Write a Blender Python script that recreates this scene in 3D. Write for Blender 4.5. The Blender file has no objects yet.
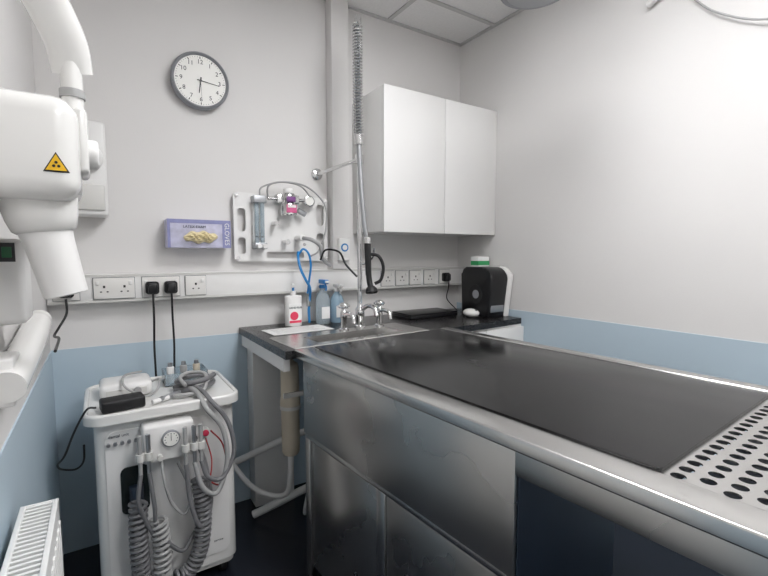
import bpy, bmesh, math, random
from mathutils import Vector, Matrix
random.seed(4)
sc=bpy.context.scene
sc.view_settings.view_transform='Standard'
V=Vector
pi=math.pi
# ------------------------------------------------------------------ materials
def lin(c):
    c=c/255.0
    return c/12.92 if c<=0.04045 else ((c+0.055)/1.055)**2.4
def rgb(r,g,b): return (lin(r),lin(g),lin(b),1)
def mk(name,col,rough=0.5,metal=0.0,var=0.04,scale=8.0,bump=0.0,bscale=60.0,stretch=None,trans=0.0,emit=None,estr=0,rvar=0.0,coat=0.0,spec=None):
    m=bpy.data.materials.new(name); m.use_nodes=True
    nt=m.node_tree; b=nt.nodes['Principled BSDF']
    tc=nt.nodes.new('ShaderNodeTexCoord'); mp=nt.nodes.new('ShaderNodeMapping')
    nt.links.new(tc.outputs['Object'],mp.inputs['Vector'])
    if stretch: mp.inputs['Scale'].default_value=stretch
    n=nt.nodes.new('ShaderNodeTexNoise'); n.inputs['Scale'].default_value=scale; n.inputs['Detail'].default_value=4
    nt.links.new(mp.outputs[0],n.inputs['Vector'])
    cr=nt.nodes.new('ShaderNodeValToRGB')
    c=rgb(*col)
    cr.color_ramp.elements[0].position=0.3; cr.color_ramp.elements[1].position=0.7
    cr.color_ramp.elements[0].color=(c[0]*(1-var),c[1]*(1-var),c[2]*(1-var),1)
    cr.color_ramp.elements[1].color=(min(1,c[0]*(1+var)),min(1,c[1]*(1+var)),min(1,c[2]*(1+var)),1)
    nt.links.new(n.outputs['Fac'],cr.inputs['Fac']); nt.links.new(cr.outputs['Color'],b.inputs['Base Color'])
    b.inputs['Roughness'].default_value=rough; b.inputs['Metallic'].default_value=metal
    if spec is not None: b.inputs['Specular IOR Level'].default_value=spec
    if rvar:
        mr=nt.nodes.new('ShaderNodeMapRange'); mr.inputs['From Min'].default_value=0.3; mr.inputs['From Max'].default_value=0.7
        mr.inputs['To Min'].default_value=max(0.02,rough-rvar); mr.inputs['To Max'].default_value=rough+rvar
        nt.links.new(n.outputs['Fac'],mr.inputs['Value']); nt.links.new(mr.outputs[0],b.inputs['Roughness'])
    if bump:
        n2=nt.nodes.new('ShaderNodeTexNoise'); n2.inputs['Scale'].default_value=bscale
        nt.links.new(mp.outputs[0],n2.inputs['Vector'])
        bp=nt.nodes.new('ShaderNodeBump'); bp.inputs['Strength'].default_value=bump; bp.inputs['Distance'].default_value=0.002
        nt.links.new(n2.outputs['Fac'],bp.inputs['Height']); nt.links.new(bp.outputs[0],b.inputs['Normal'])
    if trans: b.inputs['Transmission Weight'].default_value=trans
    if coat: b.inputs['Coat Weight'].default_value=coat
    if emit:
        b.inputs['Emission Color'].default_value=rgb(*emit); b.inputs['Emission Strength'].default_value=estr
    return m
M={}
M['wall']=mk('wall_paint',(217,215,213),0.75,var=0.02,scale=1.5,bump=0.15,bscale=150)
M['dado']=mk('dado_blue',(180,197,208),0.45,var=0.03,scale=2)
M['floor']=mk('vinyl_floor',(30,33,42),0.25,var=0.3,scale=60)
M['ceil']=mk('ceiling_tile',(234,233,232),0.85,var=0.03,scale=90,bump=0.5,bscale=200)
M['tbar']=mk('ceiling_grid',(196,195,194),0.4,var=0.01)
M['white']=mk('white_plastic',(226,225,223),0.35,var=0.015,scale=3)
M['whitegloss']=mk('white_gloss_enamel',(224,223,220),0.22,var=0.01,scale=3,coat=0.3)
M['offwhite']=mk('offwhite_plastic',(205,204,200),0.4,var=0.02)
M['cabw']=mk('cabinet_laminate',(221,220,218),0.35,var=0.01,scale=2)
M['socket']=mk('socket_plastic',(222,220,216),0.3,var=0.01)
M['slot']=mk('socket_slot',(45,45,45),0.6)
M['black']=mk('black_plastic',(20,20,22),0.35,var=0.1)
M['blackmatte']=mk('black_rubber',(16,16,18),0.55,var=0.1)
M['counter']=mk('black_worktop',(30,29,30),0.28,var=0.3,scale=160,rvar=0.06)
M['mat']=mk('rubber_mat',(16,16,17),0.23,var=0.25,scale=5,stretch=(1,0.35,1),rvar=0.06,bump=0.06,bscale=14,spec=0.42)
M['steel']=mk('brushed_steel',(206,205,203),0.26,1.0,var=0.02,scale=3)
M['steelside']=mk('brushed_steel_panel',(190,188,185),0.27,1.0,var=0.05,scale=2.5,rvar=0.035,bump=0.04,bscale=3)
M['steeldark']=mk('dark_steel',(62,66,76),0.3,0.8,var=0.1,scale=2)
M['chrome']=mk('chrome',(215,215,215),0.12,1.0,var=0.01)
M['alu']=mk('aluminium',(170,172,175),0.35,0.9,var=0.02)
M['grayhose']=mk('gray_hose',(112,112,114),0.45,var=0.05)
M['lghose']=mk('light_gray_hose',(160,160,159),0.45,var=0.05)
M['blue']=mk('blue_plastic',(40,120,185),0.35)
M['bluetube']=mk('blue_tube',(35,125,190),0.3)
M['cream']=mk('cream_plastic',(196,186,168),0.45,var=0.04)
M['clear']=mk('clear_plastic',(215,228,235),0.12,trans=0.75)
M['liquidblue']=mk('blue_liquid',(175,205,225),0.15,trans=0.4)
M['pink']=mk('pink_label',(205,95,140),0.45)
M['redlabel']=mk('red_label',(215,60,90),0.45)
M['purple']=mk('purple_label',(120,70,130),0.4)
M['yellow']=mk('yellow_sign',(235,185,30),0.4)
M['green']=mk('green_label',(50,150,90),0.4)
M['greenlit']=mk('green_switch',(15,90,50),0.3)
M['boxblue']=mk('glove_box_card',(188,187,208),0.5,var=0.15,scale=30)
M['boxblue2']=mk('glove_box_band',(132,134,176),0.5,var=0.1,scale=30)
M['latex']=mk('latex_glove',(226,212,170),0.5,var=0.05)
M['paper']=mk('paper',(228,228,226),0.7)
M['face']=mk('clock_face',(232,231,226),0.5,var=0.01)
M['rim']=mk('clock_rim',(136,138,142),0.35,0.1)
M['red']=mk('red_tube',(170,50,50),0.4)
M['navy']=mk('navy_panel',(30,42,58),0.4)
M['darkglass']=mk('dark_window',(28,36,36),0.12)
M['led']=mk('led_panel',(255,255,255),0.5,emit=(253,253,255),estr=28)
M['radw']=mk('radiator_enamel',(228,228,226),0.3)
M['seal']=mk('dark_gap',(60,60,60),0.7)
# ------------------------------------------------------------------ geometry helpers
def finish(name,me,mat,parent,smooth=True,ang=35):
    if mat is not None and len(me.materials)==0: me.materials.append(M[mat])
    if smooth:
        for p in me.polygons: p.use_smooth=True
        me.set_sharp_from_angle(angle=math.radians(ang))
    o=bpy.data.objects.new(name,me); sc.collection.objects.link(o)
    if parent is not None: o.parent=parent
    return o
def grp(name,loc=(0,0,0),rz=0.0):
    e=bpy.data.objects.new(name,None); e.empty_display_size=0.1; sc.collection.objects.link(e)
    e.location=loc; e.rotation_euler=(0,0,rz); return e
def frombm(name,bm,mat,parent,**k):
    bmesh.ops.recalc_face_normals(bm,faces=bm.faces)
    me=bpy.data.meshes.new(name); bm.to_mesh(me); bm.free()
    return finish(name,me,mat,parent,**k)
def box(name,a,b,mat,parent=None,bev=0.0,seg=3,rot=None):
    bm=bmesh.new(); bmesh.ops.create_cube(bm,size=1)
    a=V(a);b=V(b)
    for v in bm.verts: v.co=V((a.x+(v.co.x+.5)*(b.x-a.x),a.y+(v.co.y+.5)*(b.y-a.y),a.z+(v.co.z+.5)*(b.z-a.z)))
    if bev: bmesh.ops.bevel(bm,geom=bm.edges[:],offset=bev,segments=seg,profile=0.5,affect='EDGES')
    if rot is not None:
        c=(a+b)/2; bmesh.ops.rotate(bm,verts=bm.verts,cent=c,matrix=rot)
    return frombm(name,bm,mat,parent)
def prism(name,pts,z0,z1,mat,parent=None,bev=0.0,seg=3):
    bm=bmesh.new(); bot=[bm.verts.new((p[0],p[1],z0)) for p in pts]; top=[bm.verts.new((p[0],p[1],z1)) for p in pts]
    n=len(pts); bm.faces.new(bot[::-1]); bm.faces.new(top)
    for i in range(n): bm.faces.new((bot[i],bot[(i+1)%n],top[(i+1)%n],top[i]))
    if bev:
        ed=[e for e in bm.edges if abs(e.verts[0].co.z-e.verts[1].co.z)<1e-6]
        bmesh.ops.bevel(bm,geom=ed,offset=bev,segments=seg,profile=0.5,affect='EDGES')
    return frombm(name,bm,mat,parent)
def rr(x0,x1,y0,y1,r,n=6):
    out=[]
    for cx,cy,a0 in ((x1-r,y1-r,0),(x0+r,y1-r,90),(x0+r,y0+r,180),(x1-r,y0+r,270)):
        for i in range(n+1):
            a=math.radians(a0+90*i/n); out.append((cx+r*math.cos(a),cy+r*math.sin(a)))
    return out
def basis(d):
    d=d.normalized(); u=V((0,0,1)) if abs(d.z)<0.9 else V((1,0,0))
    a=d.cross(u).normalized(); b=d.cross(a).normalized(); return a,b
def sweep(name,pts,r,mat,parent=None,n=12,sx=1.0,sy=1.0,caps=True,ref=None):
    pts=[V(p) for p in pts]; rs=r if isinstance(r,(list,tuple)) else [r]*len(pts)
    bm=bmesh.new(); rings=[]; a=None
    for i,p in enumerate(pts):
        d=(pts[min(i+1,len(pts)-1)]-pts[max(i-1,0)]).normalized()
        if a is None:
            if ref is not None:
                a=(V(ref)-d*V(ref).dot(d)).normalized()
            else: a,_=basis(d)
        else: a=(a-d*a.dot(d)).normalized()
        b=d.cross(a)
        rings.append([bm.verts.new(p+a*math.cos(2*pi*k/n)*rs[i]*sx+b*math.sin(2*pi*k/n)*rs[i]*sy) for k in range(n)])
    for i in range(len(rings)-1):
        for k in range(n): bm.faces.new((rings[i][k],rings[i][(k+1)%n],rings[i+1][(k+1)%n],rings[i+1][k]))
    if caps: bm.faces.new(rings[0][::-1]); bm.faces.new(rings[-1])
    return frombm(name,bm,mat,parent,ang=50)
def cyl(name,p0,p1,r,mat,parent=None,n=24,r2=None,bev=0.0):
    p0=V(p0);p1=V(p1); r2=r if r2 is None else r2
    if bev:
        d=(p1-p0).normalized()
        pts=[p0,p0+d*bev*0.3,p0+d*bev,p1-d*bev,p1-d*bev*0.3,p1]
        rs=[r-bev,r-bev*.3,r,r2,r2-bev*.3,r2-bev]
        return sweep(name,pts,rs,mat,parent,n)
    return sweep(name,[p0,p1],[r,r2],mat,parent,n)
def smooth(pts,k=8):
    pts=[V(p) for p in pts]; P=[pts[0]*2-pts[1]]+pts+[pts[-1]*2-pts[-2]]; out=[]
    for i in range(1,len(P)-2):
        for j in range(k):
            t=j/k; a,b,c,d=P[i-1],P[i],P[i+1],P[i+2]
            out.append(0.5*((2*b)+(c-a)*t+(2*a-5*b+4*c-d)*t*t+(3*b-a-3*c+d)*t**3))
    out.append(pts[-1]); return out
def tube(name,pts,r,mat,parent=None,n=10,k=8): return sweep(name,smooth(pts,k),r,mat,parent,n)
def lathe(name,prof,c,mat,parent=None,n=32,axis=(0,0,1)):
    ax=V(axis).normalized(); a,b=basis(ax); c=V(c); bm=bmesh.new(); rings=[]
    for (r,h) in prof:
        r=max(r,0.0002)
        rings.append([bm.verts.new(c+ax*h+(a*math.cos(2*pi*k/n)+b*math.sin(2*pi*k/n))*r) for k in range(n)])
    for i in range(len(rings)-1):
        for k in range(n): bm.faces.new((rings[i][k],rings[i][(k+1)%n],rings[i+1][(k+1)%n],rings[i+1][k]))
    bm.faces.new(rings[0][::-1]); bm.faces.new(rings[-1])
    return frombm(name,bm,mat,parent,ang=40)
def coil(name,path,R,turns,r,mat,parent=None,n=6,per=14):
    path=smooth(path,6); L=[0]
    for i in range(1,len(path)): L.append(L[-1]+(path[i]-path[i-1]).length)
    tot=L[-1]; N=int(turns*per); out=[]; a=None
    j=0
    for s in range(N+1):
        d=tot*s/N
        while j<len(L)-2 and L[j+1]<d: j+=1
        t=(d-L[j])/max(1e-9,L[j+1]-L[j]); p=path[j].lerp(path[j+1],t); dr=(path[j+1]-path[j]).normalized()
        if a is None: a,_=basis(dr)
        else: a=(a-dr*a.dot(dr)).normalized()
        b=dr.cross(a); th=2*pi*s/per
        out.append(p+(a*math.cos(th)+b*math.sin(th))*R)
    return sweep(name,out,r,mat,parent,n)
def ellip(name,c,rad,mat,parent=None):
    bm=bmesh.new(); bmesh.ops.create_uvsphere(bm,u_segments=28,v_segments=16,radius=1)
    for v in bm.verts: v.co=V((c[0]+v.co.x*rad[0],c[1]+v.co.y*rad[1],c[2]+v.co.z*rad[2]))
    return frombm(name,bm,mat,parent,ang=80)
def plate2d(name,outlines,y0,y1,mat,parent=None):
    """flat plate in the XZ plane with holes: outlines[0] is outer"""
    cu=bpy.data.curves.new(name+'_c','CURVE'); cu.dimensions='2D'; cu.fill_mode='BOTH'; cu.extrude=abs(y1-y0)/2
    for pl in outlines:
        s=cu.splines.new('POLY'); s.points.add(len(pl)-1); s.use_cyclic_u=True
        for i,p in enumerate(pl): s.points[i].co=(p[0],p[1],0,1)
    t=bpy.data.objects.new('t',cu); sc.collection.objects.link(t)
    bpy.context.view_layer.update()
    me=bpy.data.meshes.new_from_object(t); bpy.data.objects.remove(t)
    for v in me.vertices:
        x,y,z=v.co; v.co=(x,(y0+y1)/2-z,y)
    me.materials.clear()
    return finish(name,me,mat,parent,smooth=False)
def text(name,s,size,loc,mat,parent=None,rot=(pi/2,0,0),ext=0.0005):
    cu=bpy.data.curves.new(name,'FONT'); cu.body=s; cu.size=size; cu.align_x='CENTER'; cu.align_y='CENTER'; cu.extrude=ext
    cu.materials.append(M[mat]); o=bpy.data.objects.new(name,cu); sc.collection.objects.link(o)
    o.location=loc; o.rotation_euler=rot
    if parent: o.parent=parent
    return o
# ------------------------------------------------------------------ room
XL,XR,YB,YF,H=-0.18,2.0,2.2,-1.5,2.58
box('floor',(XL-.1,YF-.1,-.1),(XR+.1,YB+.1,0),'floor')
box('wall_back',(XL-.1,YB,0),(XR+.1,YB+.1,H),'wall')
box('wall_left',(XL-.1,YF,0),(XL,YB,H),'wall')
box('wall_right',(XR,YF,0),(XR+.1,YB,H),'wall')
box('wall_front',(XL-.1,YF-.1,0),(XR+.1,YF,H),'wall')
box('ceiling',(XL-.1,YF-.1,H),(XR+.1,YB+.1,H+.1),'ceil')
t=.004
box('trim_1',(XL+t,YB-t,0),(XR-t,YB,.862),'dado')      # blue wall cladding
box('trim_2',(XL,YF,0),(XL+t,YB,.862),'dado')
box('trim_3',(XR-t,YF,0),(XR,YB,.93),'dado')
g=grp('trim_4')
for i,x in enumerate((XL+.42,XL+1.02,XL+1.62)): box('grid_bar_y%d'%i,(x-.012,YF,H-.006),(x+.012,YB,H-.0005),'tbar',g)
for i in range(7):
    y=YB-.3-.6*i
    if y>YF: box('grid_bar_x%d'%i,(XL,y-.012,H-.007),(XR,y+.012,H-.0008),'tbar',g)
box('edge_back',(XL,YB-.022,H-.008),(XR,YB,H-.001),'tbar',g)
box('edge_right',(XR-.022,YF,H-.008),(XR,YB,H-.001),'tbar',g)
box('edge_left',(XL,YF,H-.008),(XL+.022,YB,H-.001),'tbar',g)
box('trim_5',(1.05,YB-.07,1.17),(1.15,YB,H-.01),'wall',bev=.003)  # pipe boxing
# door behind the camera
d=grp('door_1')
box('leaf',(.1,YF+.002,.005),(.92,YF+.04,2.02),'cabw',d)
box('frame_l',(.03,YF+.002,0),(.1,YF+.06,2.09),'white',d); box('frame_r',(.92,YF+.002,0),(.99,YF+.06,2.09),'white',d); box('frame_t',(.1,YF+.002,2.02),(.92,YF+.06,2.09),'white',d)
cyl('handle',(.84,YF+.04,1.0),(.84,YF+.09,1.0),.01,'chrome',d); cyl('lever',(.84,YF+.09,1.0),(.72,YF+.09,1.0),.009,'chrome',d)
# ceiling LED panels
for (cx,cy) in ((.95,.75),(.95,-.75)):
    g=grp('ceiling_light')
    box('diffuser',(cx-.29,cy-.29,H-.014),(cx+.29,cy+.29,H-.009),'led',g)
    for nm,a,b in (('fl',(cx-.31,cy-.31),(cx-.29,cy+.31)),('fr',(cx+.29,cy-.31),(cx+.31,cy+.31)),('fb',(cx-.29,cy-.31),(cx+.29,cy-.29)),('ft',(cx-.29,cy+.29),(cx+.29,cy+.31))):
        box(nm,(a[0],a[1],H-.018),(b[0],b[1],H-.008),'tbar',g)
# ------------------------------------------------------------------ trunking + sockets
YT=2.14
g=grp('cable_trunking')
box('body',(XL+.003,YT,1.05),(XR-.003,YB-.001,1.168),'white',g,bev=.003)
box('upper_lip',(XL+.003,YT-.003,1.156),(XR-.003,YT+.002,1.166),'offwhite',g)
box('lower_lip',(XL+.003,YT-.003,1.052),(XR-.003,YT+.002,1.062),'offwhite',g)
def socket(x,double=False,plugs=(),switch=True,z=1.109):
    g=grp('wall_socket'); w=.146 if double else .086
    box('faceplate',(x-w/2,YT-.011,z-.043),(x+w/2,YT-.001,z+.043),'socket',g,bev=.003)
    box('shadow_gap',(x-w/2-.002,YT-.003,z-.045),(x+w/2+.002,YT-.0005,z+.045),'rim',g)
    cs=[x-.036,x+.036] if double else [x]
    for i,c in enumerate(cs):
        y=YT-.0115
        box('earth_slot',(c-.004,y,z+.002),(c+.004,y+.004,z+.012),'slot',g)
        box('slot_l',(c-.015,y,z-.016),(c-.008,y+.004,z-.011),'slot',g)
        box('slot_r',(c+.008,y,z-.016),(c+.015,y+.004,z-.011),'slot',g)
        if switch:
            sx=c+(.022 if i==len(cs)-1 else -.022) if double else c+.028
            box('switch',(sx-.006,YT-.016,z+.014),(sx+.006,YT-.010,z+.030),'white',g,bev=.002)
        if i in plugs:
            prism_pts=rr(c-.026,c+.026,z-.03,z+.024,.012)
            o=plate2d('plug_base',[prism_pts],YT-.030,YT-.012,'black',g)
            box('plug_body',(c-.018,YT-.052,z-.026),(c+.018,YT-.028,z+.018),'black',g,bev=.008)
    return g
socket(-.115,False,(0,))
socket(.048,True)
socket(.222,True,(0,1))
socket(.362,False)
for x in (1.40,1.50,1.60,1.71): socket(x,False)
socket(1.83,False,(0,))
# power cables
g=grp('power_cable')
tube('cable',[(-.115,2.10,1.075),(-.115,2.09,1.02),(-.14,2.06,.97),(-.15,2.0,.95),(-.13,1.9,.955),(-.12,1.6,.965)],.0045,'black',g)
g=grp('power_cable'); tube('cable',[(.186,2.10,1.08),(.186,2.095,.98),(.184,2.11,.85),(.186,2.105,.70),(.19,2.12,.4),(.2,2.12,.02)],.0045,'black',g)
g=grp('power_cable'); tube('cable',[(.258,2.10,1.08),(.258,2.098,.98),(.262,2.11,.86),(.258,2.105,.74),(.25,2.12,.4),(.26,2.12,.02)],.0045,'black',g)
# ------------------------------------------------------------------ clock
cx,cz=.415,2.024
g=grp('wall_clock')
lathe('case',[(.117,0),(.122,.01),(.124,.035),(.122,.045),(.117,.05),(.111,.046),(.108,.036),(.0,.036)],(cx,YB-.001,cz),'rim',g,n=64,axis=(0,-1,0))
lathe('dial',[(.1085,0),(.1085,.002),(0,.002)],(cx,YB-.037,cz),'face',g,n=64,axis=(0,-1,0))
yd=YB-.0395
for i in range(60):
    a=2*pi*i/60; big=i%5==0
    r0,r1,w=(.094,.104,.0018) if big else (.100,.104,.0007)
    R=Matrix.Rotation(a,3,'Y'); bm=bmesh.new()
    vs=[bm.verts.new(V((cx,yd-.0005,cz))+R@V((sx*w,0,rz))) for sx,rz in ((-1,r0),(1,r0),(1,r1),(-1,r1))]
    bm.faces.new(vs); frombm('tick',bm,'black',g,smooth=False)
for i in range(1,13):
    a=2*pi*i/12; text('numeral',str(i),.026,(cx+.081*math.sin(a),yd-.0005,cz+.081*math.cos(a)),'black',g)
def hand(nm,ang,L,w,y):
    R=Matrix.Rotation(math.radians(ang),3,'Y'); bm=bmesh.new()
    vs=[bm.verts.new(V((cx,y,cz))+R@V(q)) for q in ((-w,0,-.015),(w,0,-.015),(w*.6,0,L),(-w*.6,0,L))]
    bm.faces.new(vs); frombm(nm,bm,'black',g,smooth=False)
hand('hour_hand',188,.055,.0032,yd-.002); hand('minute_hand',97,.08,.0024,yd-.003); hand('second_hand',178,.085,.0007,yd-.004)
cyl('hub',(cx,yd,cz),(cx,yd-.006,cz),.005,'black',g)
# ------------------------------------------------------------------ wall cabinet
g=grp('wall_cabinet')
cy0=1.874
box('carcass',(1.208,cy0+.02,1.365),(1.998,YB-.001,2.08),'cabw',g,bev=.001)
box('door_left',(1.208,cy0,1.362),(1.6015,cy0+.018,2.083),'cabw',g,bev=.002)
box('door_right',(1.6045,cy0,1.362),(1.998,cy0+.018,2.083),'cabw',g,bev=.002)
box('door_gap',(1.6,cy0+.012,1.365),(1.606,cy0+.021,2.08),'seal',g)
# ------------------------------------------------------------------ glove box
g=grp('glove_box')
box('carton',(.25,2.105,1.278),(.515,YB-.002,1.402),'boxblue',g,bev=.001)
box('band_side',(.25,2.1035,1.278),(.262,2.1045,1.402),'boxblue2',g)
box('band_right',(.478,2.1035,1.278),(.515,2.1045,1.402),'boxblue2',g)
box('band_top',(.262,2.1035,1.385),(.478,2.1045,1.402),'boxblue2',g)
text('label','GLOVES',.028,(.497,2.1025,1.34),'paper',g,rot=(pi/2,pi/2,0))
text('label','LATEX EXAM',.016,(.36,2.1025,1.370),'navy',g)
bm=bmesh.new()
NX,NZ=26,12; vv=[[None]*(NZ+1) for _ in range(NX+1)]
for i in range(NX+1):
    for j in range(NZ+1):
        u=i/NX*2-1; w=j/NZ*2-1
        dx=u*math.sqrt(1-w*w/2); dz=w*math.sqrt(1-u*u/2)
        hh=(1-(dx*dx+dz*dz))**0.5 if dx*dx+dz*dz<1 else 0
        vv[i][j]=bm.verts.new((.385+dx*.072,2.1035-.028*hh-(.006*hh*math.sin(dx*19+dz*7)+.005*hh*math.sin(dx*8-dz*17)),1.325+dz*.026+.004*math.sin(dx*9)))
for i in range(NX):
    for j in range(NZ): bm.faces.new((vv[i][j],vv[i+1][j],vv[i+1][j+1],vv[i][j+1]))
frombm('glove',bm,'latex',g,ang=60)
# ------------------------------------------------------------------ anaesthetic flowmeter board
g=grp('anaesthetic_flowmeter_board')
outer=rr(.545,1.035,1.215,1.545,.02)
holes=[rr(.562,.602,1.36,1.47,.015)[::-1],rr(.562,.60,1.25,1.33,.015)[::-1],rr(.97,1.015,1.25,1.36,.018)[::-1],rr(.97,1.015,1.40,1.51,.018)[::-1],rr(.70,.90,1.228,1.262,.012)[::-1]]
plate2d('backboard',[outer]+holes,2.165,2.177,'white',g)
for x,z in ((.56,1.53),(1.02,1.53),(.56,1.23),(1.02,1.23),(.64,1.35),(.9,1.3)):
    cyl('standoff',(x,2.199,z),(x,2.160,z),.008,'chrome',g,n=12)
for x in (.645,.672):
    cyl('flow_tube',(x,2.13,1.30),(x,2.13,1.50),.0095,'clear',g)
    cyl('float_ball',(x,2.13,1.33),(x,2.13,1.338),.005,'black',g)
box('flow_block_top',(.628,2.112,1.495),(.69,2.165,1.53),'alu',g,bev=.004)
box('flow_block_bottom',(.628,2.112,1.275),(.69,2.165,1.305),'alu',g,bev=.004)
box('flow_scale',(.63,2.142,1.305),(.688,2.146,1.495),'paper',g)
for i in range(12): box('scale_mark',(.655,2.1415,1.32+i*.014),(.662,2.142,1.322+i*.014),'slot',g)
for x in (.645,.672): cyl('flow_knob',(x,2.115,1.288),(x,2.088,1.288),.011,'white',g,n=16)
lathe('valve_body',[(.035,0),(.04,.005),(.04,.055),(.032,.065),(.028,.075),(.034,.082),(.034,.10),(.028,.108)],(.80,2.115,1.44),'chrome',g)
box('valve_mount',(.745,2.12,1.50),(.86,2.165,1.545),'chrome',g,bev=.006)
box('valve_label',(.775,2.071,1.452),(.826,2.079,1.49),'pink',g,bev=.001)
box('valve_label_white',(.78,2.070,1.476),(.821,2.0715,1.488),'paper',g)
box('valve_label2',(.778,2.076,1.505),(.822,2.0845,1.53),'purple',g,bev=.001)
cyl('valve_dial',(.80,2.115,1.548),(.80,2.115,1.572),.024,'white',g,bev=.004)
cyl('inlet',(.755,2.13,1.52),(.70,2.13,1.52),.009,'chrome',g)
cyl('outlet',(.85,2.13,1.52),(.90,2.13,1.52),.009,'chrome',g)
lathe('gauge',[(.026,0),(.028,.004),(.028,.018),(.025,.02)],(.915,2.14,1.52),'chrome',g,axis=(0,-1,0))
lathe('gauge_face',[(.023,0),(.023,.001)],(.915,2.1195,1.52),'face',g,axis=(0,-1,0))
cyl('side_connector',(.85,2.12,1.47),(.89,2.12,1.45),.014,'alu',g)
cyl('oxygen_flush',(.735,2.16,1.40),(.735,2.10,1.40),.012,'chrome',g)
cyl('outlet_port',(.86,2.16,1.33),(.86,2.08,1.33),.016,'white',g,bev=.003)
cyl('outlet_port2',(.79,2.16,1.31),(.79,2.10,1.31),.012,'chrome',g)
tube('white_line',[(.70,2.13,1.52),(.70,2.10,1.58),(.79,2.09,1.60),(.90,2.09,1.58),(.985,2.09,1.5),(.99,2.09,1.38),(.95,2.09,1.27),(.90,2.08,1.24)],.0045,'lghose',g)
tube('white_line2',[(.66,2.13,1.53),(.67,2.12,1.57),(.76,2.11,1.60),(.86,2.11,1.59),(.92,2.12,1.54)],.004,'lghose',g)
tube('corrugated_hose',[(.86,2.08,1.33),(.89,2.04,1.32),(.93,2.03,1.29),(.95,2.05,1.23),(1.0,2.06,1.19)],.010,'lghose',g)
g=grp('blue_gas_hose')
tube('loop',[(.84,2.10,1.26),(.83,2.07,1.22),(.835,2.05,1.17),(.86,2.05,1.12),(.885,2.06,1.08),(.892,2.08,1.03),(.89,2.09,.97),(.892,2.09,.90)],.0065,'bluetube',g)
tube('loop2',[(.84,2.09,1.25),(.86,2.08,1.275),(.885,2.07,1.25),(.895,2.07,1.19),(.89,2.08,1.12),(.88,2.08,1.05)],.0055,'bluetube',g)
cyl('connector',(.889,2.09,.985),(.891,2.09,1.035),.012,'chrome',g)
g=grp('isolator_switch')
box('plate',(1.075,YB-.092,1.215),(1.14,YB-.071,1.335),'white',g,bev=.004)
cyl('blue_disc',(1.108,YB-.0915,1.285),(1.108,YB-.094,1.285),.022,'blue',g)
cyl('inner_disc',(1.108,YB-.0935,1.285),(1.108,YB-.096,1.285),.014,'white',g)
# ------------------------------------------------------------------ base cupboards + worktop with inset sink
ZC=.89
def yfront(x): return 1.55+(x-.565)*(.11/1.435)
g=grp('kitchen_worktop')
O=[(.565,yfront(.565)),(1.994,yfront(1.994)),(1.994,YB-.005),(.565,YB-.005)]
I=[(.73,1.625),(1.19,1.66),(1.178,1.80),(.718,1.765)]
bm=bmesh.new()
ot=[bm.verts.new((*p,ZC)) for p in O]; it=[bm.verts.new((*p,ZC)) for p in I]
ob=[bm.verts.new((*p,ZC-.032)) for p in O]; ib=[bm.verts.new((*p,ZC-.032)) for p in I]
for k in range(4):
    j=(k+1)%4
    bm.faces.new((ot[k],ot[j],it[j],it[k])); bm.faces.new((ob[k],ib[k],ib[j],ob[j]))
    bm.faces.new((ob[k],ob[j],ot[j],ot[k])); bm.faces.new((ib[k],it[k],it[j],ib[j]))
frombm('worktop',bm,'counter',g,smooth=False)
# sink
g=grp('inset_sink')
def q(pts,c,s): return [(c[0]+(p[0]-c[0])*s,c[1]+(p[1]-c[1])*s) for p in pts]
cc=(.954,1.7125)
S=[(.61,1.565),(1.30,1.618),(1.285,1.885),(.595,1.832)]
I2=q(I,cc,.985); B=q(I,cc,.85)
bm=bmesh.new()
L0=[bm.verts.new((*p,ZC+.001)) for p in S]; L1=[bm.verts.new((*p,ZC+.004)) for p in q(S,cc,.985)]
L2=[bm.verts.new((*p,ZC+.003)) for p in I2]; L3=[bm.verts.new((*p,ZC-.15)) for p in B]
for A_,B_ in ((L0,L1),(L1,L2),(L2,L3)):
    for k in range(4): bm.faces.new((A_[k],A_[(k+1)%4],B_[(k+1)%4],B_[k]))
bm.faces.new(L3)
frombm('bowl_and_rim',bm,'steel',g,smooth=False)
cyl('waste',(cc[0],cc[1],ZC-.149),(cc[0],cc[1],ZC-.145),.03,'chrome',g)
# cupboards
g=grp('base_cupboard')
box('carcass',(1.46,1.66,.1),(1.994,YB-.006,ZC-.033),'cabw',g)
box('door_a',(1.46,1.640,.105),(1.70,1.658,ZC-.045),'cabw',g,bev=.002)
box('door_b',(1.704,1.640,.105),(1.994,1.658,ZC-.045),'cabw',g,bev=.002)
box('plinth',(1.46,1.70,0.001),(1.994,2.19,.1),'seal',g)
g=grp('worktop_support_panel')
box('panel',(.60,2.10,0.001),(.80,2.192,ZC-.033),'white',g,bev=.002)
box('rail',(.575,1.60,ZC-.09),(.60,2.192,ZC-.033),'white',g)
# ------------------------------------------------------------------ wet table (treatment bench)
RT=math.radians(4.0)
T=grp('veterinary_wet_table',(.597,1.545,0),RT)
W=.80; LEN=1.85; ZT=.895; MY=-1.215
def tb(n,a,b,m='steel',bev=.003): return box(n,a,b,m,T,bev=bev)
tb('rim_left',(0,-LEN,ZT-.030),(.075,0,ZT),bev=.004)
tb('rim_right',(W-.05,-LEN,ZT-.035),(W,0,ZT+.006),bev=.006)
tb('rim_far',(.075,-.05,ZT-.035),(W-.05,0,ZT),bev=.004)
tb('rim_near',(.075,-LEN,ZT-.035),(W-.05,-LEN+.06,ZT),bev=.004)
tb('bed',(.07,MY,ZT-.04),(W-.045,-.045,ZT-.004),bev=0)
prism('rubber_mat',rr(.078,W-.052,MY+.004,-.01,.012),ZT-.0035,ZT+.003,'mat',T,bev=.001)
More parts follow.
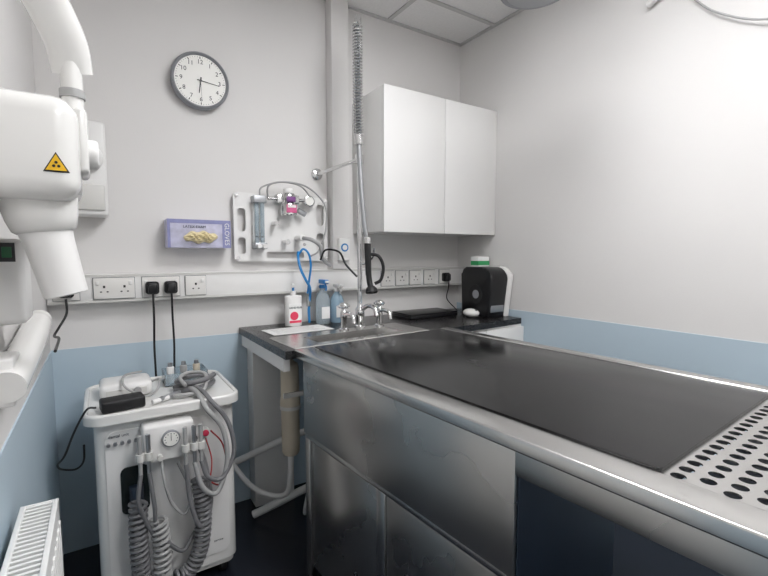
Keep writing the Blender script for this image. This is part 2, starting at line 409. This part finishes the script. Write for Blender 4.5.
# perforated drain plate
bm=bmesh.new(); p=.034; r=.0115; n=16
x0,x1=.075,W-.05; y1=MY; y0=-LEN+.06
ncol=int((x1-x0)/p); nrow=int((y1-y0)/p)
px=(x1-x0)/ncol; py=(y1-y0)/nrow
zz=ZT-.004
def sq(c,k):
    a=2*pi*k/n; x=math.cos(a); y=math.sin(a); m=max(abs(x),abs(y)); return V((c[0]+x/m*px/2,c[1]+y/m*py/2,zz))
for i in range(nrow):
    off=(i%2)*px/2
    cy=y1-py*(i+.5)
    if off:
        for xa in (x0,x1-px/2):
            bm.faces.new([bm.verts.new(v) for v in ((xa,cy-py/2,zz),(xa+px/2,cy-py/2,zz),(xa+px/2,cy+py/2,zz),(xa,cy+py/2,zz))])
    for j in range(ncol-(1 if off else 0)):
        c=(x0+off+px*(j+.5),cy)
        o=[bm.verts.new(sq(c,k)) for k in range(n)]
        inn=[bm.verts.new((c[0]+r*math.cos(2*pi*k/n),c[1]+r*math.sin(2*pi*k/n),zz)) for k in range(n)]
        low=[bm.verts.new((c[0]+r*math.cos(2*pi*k/n),c[1]+r*math.sin(2*pi*k/n),zz-.003)) for k in range(n)]
        for k in range(n):
            k2=(k+1)%n
            bm.faces.new((o[k],o[k2],inn[k2],inn[k])); bm.faces.new((inn[k],inn[k2],low[k2],low[k]))
frombm('perforated_plate',bm,'steel',T,smooth=False)
tb('drain_tray',(.075,-LEN+.06,ZT-.075),(W-.05,MY,ZT-.065),'steeldark',bev=0)
# apron + cabinet base
CL=-.965
tb('apron_deep',(.030,CL,.575),(.040,-.012,ZT-.031),'steelside',bev=.001)
tb('apron_near',(.030,-LEN+.02,ZT-.095),(.040,CL,ZT-.031),'steelside',bev=.001)
tb('apron_right',(W-.04,-LEN+.02,ZT-.10),(W-.03,-.01,ZT-.036),'steelside',bev=.001)
tb('apron_end',(.04,-LEN+.02,ZT-.10),(W-.04,-LEN+.03,ZT-.036),'steelside',bev=.001)
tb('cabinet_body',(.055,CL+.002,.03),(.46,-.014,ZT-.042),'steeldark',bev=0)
tb('fascia_rail',(.034,CL,.555),(.056,-.012,.575),'steel',bev=.002)
tb('post_far',(.034,-.05,.0),(.056,-.012,.555),'steel',bev=.002)
tb('post_mid',(.034,-.515,.0),(.056,-.475,.555),'steel',bev=.002)
tb('post_near',(.034,CL,.0),(.056,CL+.03,.555),'steel',bev=.002)
tb('cupboard_door_far',(.040,-.472,.06),(.053,-.054,.548),'steelside',bev=.002)
tb('cupboard_door_near',(.040,CL+.034,.06),(.053,-.518,.548),'steelside',bev=.002)
tb('end_panel',(.04,CL-.004,.03),(.46,CL,ZT-.042),'navy',bev=.001)
for x,y in ((.03,-LEN+.06),(W-.07,-LEN+.06),(W-.07,-.06)):
    tb('leg',(x,y,0),(x+.04,y+.04,ZT-.036),'steel',bev=.002)
# ------------------------------------------------------------------ taps
def tap(x,y,side):
    g=grp('pillar_tap'); z=ZC+.003
    lathe('body',[(.024,0),(.024,.006),(.015,.012),(.013,.05),(.017,.06),(.017,.085),(.011,.095),(.008,.11)],(x,y,z),'chrome',g)
    lathe('head',[(.006,0),(.022,.004),(.024,.014),(.020,.026),(.008,.030)],(x,y,z+.10),'chrome',g)
    for a in (0,pi/2):
        cyl('spoke',(x-.03*math.cos(a),y-.03*math.sin(a),z+.114),(x+.03*math.cos(a),y+.03*math.sin(a),z+.114),.006,'chrome',g,n=12)
    tube('spout',[(x,y,z+.07),(x,y-.04,z+.082),(x,y-.085,z+.078),(x,y-.10,z+.045)],.010,'chrome',g)
tap(.955,1.83,-1); tap(1.165,1.85,1)
# pre-rinse spray
g=grp('pre_rinse_spray_tap'); X,Y=1.062,1.865; z=ZC+.003
lathe('base',[(.028,0),(.028,.008),(.018,.014),(.018,.05),(.022,.055),(.022,.09),(.014,.10),(.011,.12)],(X,Y,z),'chrome',g)
cyl('riser',(X,Y,z+.1),(X,Y,2.27),.0115,'chrome',g)
tube('bend',[(X,Y,2.26),(X,Y,2.31),(X-.012,Y-.02,2.335),(X-.03,Y-.04,2.315),(X-.033,Y-.045,2.27)],.012,'chrome',g)
cyl('collar',(X,Y,2.20),(X,Y,2.25),.016,'chrome',g)
coil('spring',[(X-.033,Y-.045,2.29),(X-.035,Y-.05,2.1),(X-.035,Y-.05,1.9),(X-.031,Y-.05,1.79)],.021,36,.0038,'chrome',g)
tube('inner_hose',[(X-.033,Y-.045,2.28),(X-.035,Y-.05,2.0),(X-.031,Y-.05,1.78),(X-.022,Y-.05,1.6),(X-.010,Y-.06,1.4),(X+.005,Y-.065,1.30)],.0115,'alu',g)
cyl('hose_collar',(X-.031,Y-.05,1.80),(X-.029,Y-.05,1.755),.021,'chrome',g)
cyl('bracket_clamp',(X,Y,1.68),(X,Y,1.72),.020,'chrome',g)
cyl('bracket_rod',(X,Y,1.70),(.99,2.19,1.672),.0095,'chrome',g)
lathe('bracket_flange',[(.030,0),(.030,.008),(.016,.016)],(.99,2.199,1.672),'chrome',g,axis=(0,-1,0))
# gun
cyl('gun_body',(X+.005,Y-.065,1.31),(X+.008,Y-.07,1.15),.016,'black',g,r2=.014)
cyl('gun_ring',(X+.005,Y-.065,1.30),(X+.005,Y-.065,1.33),.018,'chrome',g)
tube('gun_trigger',[(X+.012,Y-.07,1.25),(X+.045,Y-.10,1.24),(X+.065,Y-.11,1.19),(X+.055,Y-.105,1.13),(X+.03,Y-.09,1.11)],.008,'black',g)
tube('gun_neck',[(X+.008,Y-.07,1.16),(X+.01,Y-.075,1.12),(X+.012,Y-.085,1.09)],.014,'black',g)
lathe('spray_rose',[(.014,0),(.026,.012),(.029,.03),(.024,.036)],(X+.012,Y-.085,1.10),'blackmatte',g,axis=(0,-.2,-1))
tube('hook',[(X,Y,1.20),(X+.03,Y-.02,1.21),(X+.05,Y-.04,1.24),(X+.05,Y-.05,1.28)],.006,'chrome',g)
tube('swing_spout',[(X,Y,z+.08),(X+.01,Y-.06,z+.11),(X+.01,Y-.12,z+.105),(X+.01,Y-.14,z+.07)],.011,'chrome',g)
tube('side_hose',[(X-.01,Y+.01,1.14),(X-.05,Y+.05,1.2),(X-.06,Y+.1,1.26),(X-.11,Y+.15,1.27),(X-.13,Y+.17,1.22)],.005,'black',g)
# ------------------------------------------------------------------ bottles
g=grp('hand_sanitiser_bottle'); bx,by=.805,2.085; 
prism('body',rr(bx-.041,bx+.041,by-.026,by+.026,.022),ZC+.001,ZC+.155,'white',g,bev=.008)
box('label',(bx-.033,by-.0275,ZC+.02),(bx+.033,by-.0255,ZC+.115),'paper',g)
cyl('label_mark',(bx-.006,by-.0275,ZC+.055),(bx-.006,by-.029,ZC+.055),.021,'redlabel',g)
box('label_bar',(bx-.031,by-.0282,ZC+.02),(bx+.031,by-.0275,ZC+.032),'redlabel',g)
text('label_text','HAND RUB',.013,(bx,by-.0285,ZC+.095),'navy',g)
cyl('neck',(bx,by,ZC+.150),(bx,by,ZC+.178),.014,'white',g,bev=.002)
cyl('stem',(bx,by,ZC+.17),(bx,by,ZC+.205),.006,'blue',g)
tube('nozzle',[(bx,by,ZC+.205),(bx-.01,by-.02,ZC+.21),(bx-.018,by-.045,ZC+.203)],.007,'white',g)
def spray(x,y,h,body,head,name):
    g=grp(name)
    lathe('body',[(.034,.001),(.037,.006),(.037,h*.55),(.030,h*.68),(.014,h*.78),(.013,h*.84)],(x,y,ZC),body,g)
    cyl('collar',(x,y,ZC+h*.82),(x,y,ZC+h*.9),.017,head,g)
    box('head',(x-.014,y-.05,ZC+h*.92),(x+.014,y+.022,ZC+h*1.02),head,g,bev=.005)
    tube('trigger',[(x,y-.03,ZC+h*.93),(x,y-.045,ZC+h*.85),(x,y-.04,ZC+h*.78)],.005,head,g)
    box('nozzle',(x-.009,y-.064,ZC+h*.95),(x+.009,y-.048,ZC+h*1.0),'white',g,bev=.002)
    box('label',(x-.022,y-.0385,ZC+.03),(x+.022,y-.0365,ZC+.09),'paper',g)
spray(.965,2.085,.225,'clear','blue','spray_bottle')
spray(1.05,2.09,.20,'liquidblue','white','spray_bottle')
g=grp('instruction_sheet')
box('sheet',(.63,1.885,ZC+.001),(.93,2.045,ZC+.003),'paper',g,rot=Matrix.Rotation(.05,3,'Z'))
for i in range(6): box('text_line',(.66,1.915+i*.02,ZC+.003),(.90-.02*(i%3),1.918+i*.02,ZC+.0035),'lghose',g,rot=Matrix.Rotation(.05,3,'Z'))
# ------------------------------------------------------------------ right of counter
g=grp('laptop_computer')
box('base',(1.42,1.93,ZC+.001),(1.76,2.12,ZC+.018),'black',g,bev=.004)
box('lid',(1.42,1.93,ZC+.019),(1.76,2.12,ZC+.028),'black',g,bev=.004)
g=grp('power_cable')
tube('lead',[(1.77,2.08,ZC+.01),(1.86,2.05,ZC+.006),(1.88,2.09,ZC+.02),(1.84,2.12,.97),(1.83,2.095,1.04),(1.83,2.09,1.09)],.003,'black',g)
g=grp('computer_mouse')
ellip('shell',(1.77,1.83,ZC+.026),(.038,.055,.025),'whitegloss',g)
box('wheel',(1.767,1.785,ZC+.042),(1.773,1.80,ZC+.048),'black',g)
g=grp('label_printer')
def yzprism(name,pts,x0,x1,mat,parent,bev=0.0):
    bm=bmesh.new(); A=[bm.verts.new((x0,p[0],p[1])) for p in pts]; Bv=[bm.verts.new((x1,p[0],p[1])) for p in pts]
    n=len(pts); bm.faces.new(A); bm.faces.new(Bv[::-1])
    for i in range(n): bm.faces.new((A[i],Bv[i],Bv[(i+1)%n],A[(i+1)%n]))
    if bev:
        ed=[e for e in bm.edges if abs(e.verts[0].co.x-e.verts[1].co.x)<1e-6]
        bmesh.ops.bevel(bm,geom=ed,offset=bev,segments=3,profile=.5,affect='EDGES')
    return frombm(name,bm,mat,parent)
def arcp(cy,cz,r,a0,a1,n=8): return [(cy+r*math.cos(math.radians(a0+(a1-a0)*i/n)),cz+r*math.sin(math.radians(a0+(a1-a0)*i/n))) for i in range(n+1)]
prof=[(1.75,ZC+.002),(1.965,ZC+.002)]+arcp(1.925,ZC+.245,.04,0,90)+arcp(1.80,ZC+.205,.08,90,170)
yzprism('body',prof,1.818,1.955,'black',g,bev=.012)
prof2=[(1.742,ZC+.002),(1.972,ZC+.002)]+arcp(1.927,ZC+.245,.046,0,90)+arcp(1.80,ZC+.205,.088,90,170)
yzprism('shell_right',prof2,1.945,1.985,'whitegloss',g,bev=.008)
box('paper_slot',(1.84,1.738,ZC+.09),(1.93,1.75,ZC+.10),'slot',g)
box('front_grey_band',(1.835,1.741,ZC+.03),(1.94,1.752,ZC+.075),'alu',g,bev=.003)
cyl('button',(1.89,1.745,ZC+.17),(1.89,1.732,ZC+.172),.016,'alu',g)
cyl('round_panel',(1.819,1.84,ZC+.13),(1.814,1.84,ZC+.13),.055,'blackmatte',g)
cyl('round_panel_ring',(1.817,1.84,ZC+.13),(1.8125,1.84,ZC+.13),.025,'rim',g)
g=grp('medicine_carton')
box('carton',(1.86,1.87,ZC+.2865),(1.95,1.93,ZC+.345),'paper',g,bev=.001)
box('band',(1.8595,1.8695,ZC+.295),(1.9505,1.9305,ZC+.32),'green',g)
# ------------------------------------------------------------------ under counter plumbing
g=grp('water_filter_and_waste_pipes')
lathe('cartridge',[(.030,.40),(.036,.41),(.038,.44),(.038,.60),(.042,.61),(.042,.64),(.038,.65),(.038,.77),(.034,.79),(.02,.80),(.012,.81),(.012,.855)],(.655,1.75,0),'cream',g)
cyl('cap_ring',(.655,1.75,.60),(.655,1.75,.615),.044,'offwhite',g)
box('clip',(.61,1.70,.66),(.70,1.71,.68),'offwhite',g)
tube('lower_hose',[(.655,1.75,.40),(.655,1.76,.30),(.65,1.80,.2),(.60,1.88,.17),(.54,1.98,.19),(.50,2.12,.24)],.012,'white',g)
tube('white_hose',[(.70,1.66,.80),(.715,1.62,.60),(.70,1.63,.35),(.69,1.68,.18),(.74,1.78,.10),(.85,1.85,.09),(1.0,1.9,.08)],.011,'white',g)
tube('pipe',[(.50,2.15,.23),(.60,2.06,.30),(.72,1.98,.37),(.80,1.9,.42)],.016,'white',g)
tube('pipe2',[(.56,2.0,.03),(.66,1.95,.08),(.8,1.9,.14),(.95,1.8,.2)],.018,'white',g)
# ------------------------------------------------------------------ dental cart
g=grp('dental_cart')
x0,x1,y0,y1=-.040,.412,1.70,2.07
prism('body',rr(x0,x1,y0,y1,.035),.07,.695,'whitegloss',g,bev=.006)
prism('base',rr(x0+.01,x1-.01,y0+.01,y1-.01,.03),.05,.07,'offwhite',g)
prism('top_tray',rr(x0-.028,x1+.018,y0-.045,y1+.015,.06,10),.695,.722,'whitegloss',g,bev=.011)
lip=[(p[0],p[1],.722) for p in rr(x0-.020,x1+.010,y0-.037,y1+.008,.054,10)]; lip.append(lip[0])
sweep('tray_lip',lip,.008,'whitegloss',g,n=8)
for x in (x0+.05,x1-.05):
    for y in (y0+.05,y1-.05):
        cyl('caster_fork',(x,y,.05),(x,y,.035),.014,'chrome',g); cyl('caster_wheel',(x-.012,y,.026),(x+.012,y,.026),.025,'blackmatte',g,bev=.003)
plate2d('front_panel',[rr(x0+.03,x1-.03,.11,.655,.03)],y0-.004,y0+.001,'white',g)
plate2d('bottle_window',[rr(.03,.115,.36,.525,.02)],y0-.008,y0-.003,'darkglass',g)
cyl('water_bottle',(.075,y0-.012,.375),(.075,y0-.012,.46),.022,'navy',g,bev=.004)
for i in range(5): cyl('small_knob',(.000+i*.02,y0-.004,.615),(.000+i*.02,y0-.014,.615),.006,'alu',g,n=12)
text('brand_text','dental unit',.014,(.03,y0-.005,.64),'navy',g)
text('brand_text','service',.012,(.34,y0-.005,.16),'navy',g)
box('control_head',(.095,y0-.075,.545),(.255,y0-.003,.675),'white',g,bev=.012)
lathe('gauge_bezel',[(.028,0),(.029,.004),(.029,.012),(.026,.014)],(.180,y0-.074,.625),'rim',g,axis=(0,-1,0))
lathe('gauge_dial',[(.024,0),(.024,.001)],(.180,y0-.0885,.625),'face',g,axis=(0,-1,0))
for k in range(9):
    a=math.radians(-120+30*k); cyl('gauge_mark',(.180+.019*math.sin(a),y0-.0893,.625+.019*math.cos(a)),(.180+.019*math.sin(a),y0-.0902,.625+.019*math.cos(a)),.0018,'navy',g,n=8)
box('gauge_needle',(.179,y0-.091,.62),(.1805,y0-.090,.643),'black',g)
for i,x in enumerate((.115,.145,.225,.242)):
    cyl('knob',(x,y0-.074,.565),(x,y0-.092,.565),.009,'offwhite',g,n=16)
cyl('valve_white',(.30,y0-.004,.60),(.30,y0-.03,.60),.016,'white',g,bev=.003)
cyl('valve_red',(.30,y0-.03,.60),(.30,y0-.042,.60),.011,'redlabel',g,bev=.002)
hx=[.085,.11,.222,.25,.272]
for i,x in enumerate(hx):
    cyl('holder',(x,y0-.10,.575),(x,y0-.10,.60),.013,'offwhite',g)
    cyl('handpiece',(x,y0-.10,.66),(x,y0-.10,.53),.0075,'alu' if i%2 else 'lghose',g,r2=.006)
    box('holder_arm',(x-.006,y0-.10,.58),(x+.006,y0-.06,.592),'offwhite',g)
tube('hose_a',[(hx[0],y0-.10,.53),(hx[0]-.01,y0-.11,.45),(.09,y0-.10,.38),(.13,y0-.09,.28),(.17,y0-.05,.2)],.007,'grayhose',g)
tube('hose_b',[(hx[1],y0-.10,.53),(.12,y0-.11,.42),(.13,y0-.1,.32),(.2,y0-.09,.22),(.25,y0-.05,.25)],.007,'grayhose',g)
tube('hose_c',[(hx[2],y0-.10,.53),(.23,y0-.11,.40),(.26,y0-.11,.30),(.30,y0-.09,.36),(.29,y0-.06,.50),(.26,y0-.05,.6)],.008,'grayhose',g)
tube('hose_d',[(hx[3],y0-.10,.53),(.27,y0-.11,.44),(.32,y0-.1,.40),(.36,y0-.09,.50),(.35,y0-.08,.62),(.30,y0-.07,.70),(.28,y0+.02,.745),(.24,y0+.15,.74)],.009,'lghose',g)
tube('hose_e',[(hx[4],y0-.10,.53),(.29,y0-.11,.47),(.34,y0-.1,.45),(.385,y0-.09,.53),(.37,y0-.08,.64),(.32,y0-.06,.72),(.29,y0+.04,.75),(.22,y0+.12,.745)],.008,'grayhose',g)
tube('hose_f',[(.15,y0-.06,.55),(.155,y0-.09,.48),(.175,y0-.09,.40),(.215,y0-.09,.35),(.235,y0-.08,.42),(.20,y0-.07,.53)],.005,'lghose',g)
tube('red_tube',[(.32,y0-.02,.60),(.355,y0-.05,.55),(.365,y0-.06,.45),(.34,y0-.05,.40),(.30,y0-.03,.42)],.003,'red',g)
tube('red_tube2',[(.30,y0-.03,.58),(.315,y0-.05,.50),(.30,y0-.06,.42),(.28,y0-.04,.38)],.0025,'red',g)
coil('coil_hose_a',[(.075,y0-.075,.43),(.072,y0-.08,.30),(.078,y0-.08,.14)],.024,15,.0065,'grayhose',g)
coil('coil_hose_b',[(.13,y0-.085,.36),(.14,y0-.085,.25),(.135,y0-.085,.12)],.024,12,.0065,'lghose',g)
coil('coil_hose_c',[(.265,y0-.08,.46),(.275,y0-.085,.33),(.26,y0-.085,.20),(.22,y0-.08,.13),(.17,y0-.08,.12)],.023,22,.0065,'grayhose',g)
Z=.7225
tube('hose_loop',[(.22,1.80,Z+.012),(.27,1.76,Z+.02),(.33,1.78,Z+.02),(.365,1.84,Z+.02),(.34,1.89,Z+.035),(.27,1.87,Z+.04),(.23,1.82,Z+.04),(.27,1.76,Z+.045),(.33,1.77,Z+.05),(.365,1.82,Z+.05)],.010,'grayhose',g)
tube('hose_loop_light',[(.20,1.74,Z+.012),(.25,1.72,Z+.015),(.31,1.74,Z+.015),(.33,1.80,Z+.06),(.28,1.84,Z+.065),(.24,1.80,Z+.06),(.25,1.75,Z+.04)],.007,'lghose',g)
cyl('hose_connector',(.16,1.71,Z+.014),(.23,1.76,Z+.016),.009,'alu',g)
cyl('handpiece_body',(.135,1.70,Z+.012),(.19,1.725,Z+.014),.008,'white',g)
tube('adapter_lead',[(-.030,1.715,Z+.02),(-.055,1.70,Z+.022),(-.09,1.70,.68),(-.12,1.72,.60),(-.145,1.78,.55),(-.14,1.86,.50),(-.10,1.86,.49),(-.075,1.82,.53),(-.070,1.78,.60)],.0035,'black',g)
g=grp('power_adapter')
box('brick',(-.018,1.69,Z+.001),(.112,1.76,Z+.041),'blackmatte',g,bev=.008,rot=Matrix.Rotation(.12,3,'Z'))
g=grp('ultrasonic_scaler')
box('case',(-.02,1.84,Z+.001),(.15,1.99,Z+.055),'white',g,bev=.018)
box('front_strip',(.0,1.836,Z+.015),(.13,1.842,Z+.035),'offwhite',g)
cyl('dial',(.10,1.838,Z+.027),(.10,1.825,Z+.027),.012,'lghose',g)
tube('cable',[(.145,1.88,Z+.04),(.175,1.86,Z+.05),(.16,1.82,Z+.02),(.12,1.80,Z+.01),(.06,1.81,Z+.05),(.06,1.88,Z+.075),(.12,1.94,Z+.07)],.004,'lghose',g)
g=grp('instrument_tray')
box('tray_floor',(.20,1.91,Z+.001),(.36,2.03,Z+.004),'clear',g)
for nm,a,b in (('w1',(.20,1.91),(.203,2.03)),('w2',(.357,1.91),(.36,2.03)),('w3',(.203,1.91),(.357,1.913)),('w4',(.203,2.027),(.357,2.03))):
    box(nm,(a[0],a[1],Z+.001),(b[0],b[1],Z+.05),'clear',g)
for i in range(3):
    cyl('vial',(.225+i*.05,1.96,Z+.005),(.225+i*.05,1.96,Z+.07),.014,('white','lghose','cream')[i],g,bev=.003); cyl('vial_cap',(.225+i*.05,1.96,Z+.07),(.225+i*.05,1.96,Z+.085),.009,'alu',g)
# ------------------------------------------------------------------ dental x-ray unit
g=grp('dental_xray_unit')
yc=1.05
box('tube_head',(-.172,yc-.10,1.345),(-.022,yc+.10,1.525),'whitegloss',g,bev=.035,seg=5)
box('head_seam',(-.1725,yc-.04,1.36),(-.0215,yc-.037,1.51),'lghose',g)
box('yoke_plate',(-.03,yc-.05,1.40),(-.008,yc+.06,1.52),'whitegloss',g,bev=.01)
cyl('pivot_cap',(-.025,yc+.01,1.445),(.008,yc+.01,1.445),.028,'white',g,bev=.006)
lathe('collar',[(.062,0),(.062,.01),(.056,.05),(.050,.07),(.044,.075)],(-.092,yc,1.365),'whitegloss',g,axis=(.12,0,-1))
lathe('cone',[(.043,0),(.040,.03),(.036,.13),(.032,.132),(.032,.11)],(-.084,yc,1.30),'white',g,axis=(.22,0,-1))
def tri(nm,s,dy,mat):
    bm=bmesh.new(); c=V((-.055,yc-.1008-dy,1.405))
    bm.faces.new([bm.verts.new(c+V(v)*s) for v in ((-.016,0,-.013),(.016,0,-.013),(0,0,.016))]); frombm(nm,bm,mat,g,smooth=False)
tri('sign_border',1.18,0.0,'black'); tri('sign',0.95,.001,'yellow')
for a in (90,210,330):
    a=math.radians(a); cyl('sign_dot',(-.055+.004*math.cos(a),yc-.1025,1.402+.004*math.sin(a)),(-.055+.004*math.cos(a),yc-.103,1.402+.004*math.sin(a)),.0024,'black',g,n=10)
box('spec_label',(-.146,yc-.1012,1.445),(-.134,yc-.1005,1.49),'lghose',g)
for i in range(5): box('spec_line',(-.144,yc-.1016,1.45+i*.008),(-.136,yc-.1012,1.453+i*.008),'slot',g)
# arm
cyl('swivel_post',(-.030,yc,1.48),(-.030,yc,1.62),.018,'whitegloss',g)
cyl('swivel_ring',(-.030,yc,1.545),(-.030,yc,1.56),.021,'lghose',g)
sweep('upper_arm',smooth([(-.028,yc+.01,1.595),(-.038,yc-.01,1.65),(-.078,yc-.05,1.74),(-.105,yc-.14,1.84),(-.12,yc-.27,1.92),(-.13,yc-.45,1.95)],8),[.027+.00015*i for i in range(41)],'whitegloss',g,n=20,sx=.8,sy=1.25)
cyl('elbow',(-.13,yc-.45,1.89),(-.13,yc-.45,2.0),.04,'whitegloss',g,bev=.008)
sweep('fore_arm',[(-.13,yc-.45,1.90),(-.135,yc-.75,1.5),(-.135,yc-.9,1.2)],.03,'whitegloss',g,n=16)
box('wall_plate',(XL+.001,yc-1.0,1.0),(XL+.03,yc-.8,1.4),'white',g,bev=.006)
g=grp('xray_parking_arm')
sweep('arm',smooth([(-.142,1.50,1.075),(-.142,1.44,1.07),(-.140,1.3,1.055),(-.145,1.15,1.03),(-.150,1.02,1.01)],6),[.018]*2+[.028]*4+[.030]*19,'whitegloss',g,n=20)
box('wall_bracket',(XL+.001,1.03,.97),(-.14,1.12,1.06),'white',g,bev=.005)
g=grp('xray_control_switch')
box('housing',(XL+.001,1.12,1.11),(-.125,1.22,1.28),'white',g,bev=.012)
box('switch_plate',(-.1655,1.1185,1.235),(-.138,1.1205,1.272),'black',g)
box('green_switch',(-.158,1.1165,1.243),(-.143,1.119,1.264),'greenlit',g,bev=.001)
g=grp('xray_wall_controller')
box('housing',(-.085,2.08,1.40),(.04,YB-.001,1.765),'white',g,bev=.012)
cyl('round_cap',(-.02,2.08,1.62),(-.02,2.04,1.62),.05,'white',g,bev=.01)
box('lower_cover',(-.07,2.07,1.42),(.03,2.085,1.52),'offwhite',g,bev=.006)
# ------------------------------------------------------------------ radiator
g=grp('radiator')
rx0,rx1,ry0,ry1,rz=XL+.02,-.095,.35,1.15,.725
box('front_panel',(rx1-.006,ry0,.14),(rx1,ry1,rz-.01),'radw',g,bev=.002)
box('rear_panel',(rx0,ry0,.14),(rx0+.006,ry1,rz-.01),'radw',g,bev=.002)
box('side_cover',(rx0,ry1-.004,.14),(rx1,ry1,rz),'radw',g,bev=.001)
box('side_cover_near',(rx0,ry0,.14),(rx1,ry0+.004,rz),'radw',g,bev=.001)
box('grille_front',(rx1-.010,ry0,rz-.012),(rx1,ry1,rz),'radw',g,bev=.002)
box('grille_back',(rx0,ry0,rz-.012),(rx0+.010,ry1,rz),'radw',g,bev=.002)
y=ry0+.012
while y<ry1-.008:
    box('slat',(rx0+.008,y,rz-.010),(rx1-.008,y+.006,rz-.003),'radw',g); y+=.015
box('fins',(rx0+.02,ry0+.02,.16),(rx1-.02,ry1-.02,rz-.06),'rim',g)
y=ry0+.04
while y<ry1-.02:
    box('flute',(rx1-.001,y,.17),(rx1+.003,y+.014,rz-.04),'radw',g,bev=.0015); y+=.033
for yy in (ry0+.1,ry1-.1): box('bracket',(XL+.001,yy,.2),(rx0+.001,yy+.03,.65),'radw',g)
for yy in (ry0+.05,ry1-.05): cyl('pipe_tail',((rx0+rx1)/2,yy,0.001),((rx0+rx1)/2,yy,.16),.008,'chrome',g)
# ------------------------------------------------------------------ ceiling exam lamp + wall cable
g=grp('examination_lamp')
c=(1.345,1.09,2.20)
lathe('lamp_head',[(.10,-.02),(.125,-.015),(.13,.0),(.12,.03),(.08,.06),(.03,.07)],c,'rim',g,n=40)
lathe('lens',[(.10,-.022),(.098,-.024),(0,-.024)],c,'alu',g,n=40)
tube('neck',[(1.345,1.09,2.26),(1.345,1.10,2.33),(1.36,1.05,2.38),(1.45,.95,2.40)],.014,'alu',g)
cyl('drop_post',(1.45,.95,2.38),(1.45,.95,H-.001),.02,'white',g)
lathe('ceiling_rose',[(.06,0),(.06,.02),(.025,.035)],(1.45,.95,H-.001),'white',g,axis=(0,0,-1))
g=grp('wall_cable')
cyl('conduit_stub',(1.98,1.03,2.29),(1.98,.93,2.335),.014,'white',g,bev=.003)
tube('cable',[(1.98,.94,2.33),(1.975,.90,2.31),(1.975,.84,2.22),(1.975,.76,2.14),(1.975,.62,2.06),(1.975,.40,2.02),(1.975,.1,2.03)],.004,'lghose',g)
for y_,z_ in ((.88,2.285),(.3,2.02)): box('clip',(1.975,y_-.01,z_-.012),(1.999,y_+.01,z_+.012),'white',g)
# ------------------------------------------------------------------ world + camera
w=bpy.data.worlds.new('world'); sc.world=w; w.use_nodes=True
w.node_tree.nodes['Background'].inputs[0].default_value=(.8,.85,.9,1); w.node_tree.nodes['Background'].inputs[1].default_value=.3
cam=bpy.data.cameras.new('camera'); co=bpy.data.objects.new('camera',cam); sc.collection.objects.link(co); sc.camera=co
cam.sensor_width=36; cam.lens=441/768*36; cam.clip_start=.02
co.location=(0,0,1.25); co.rotation_euler=(math.radians(90-4.4),0,math.radians(-32.8))
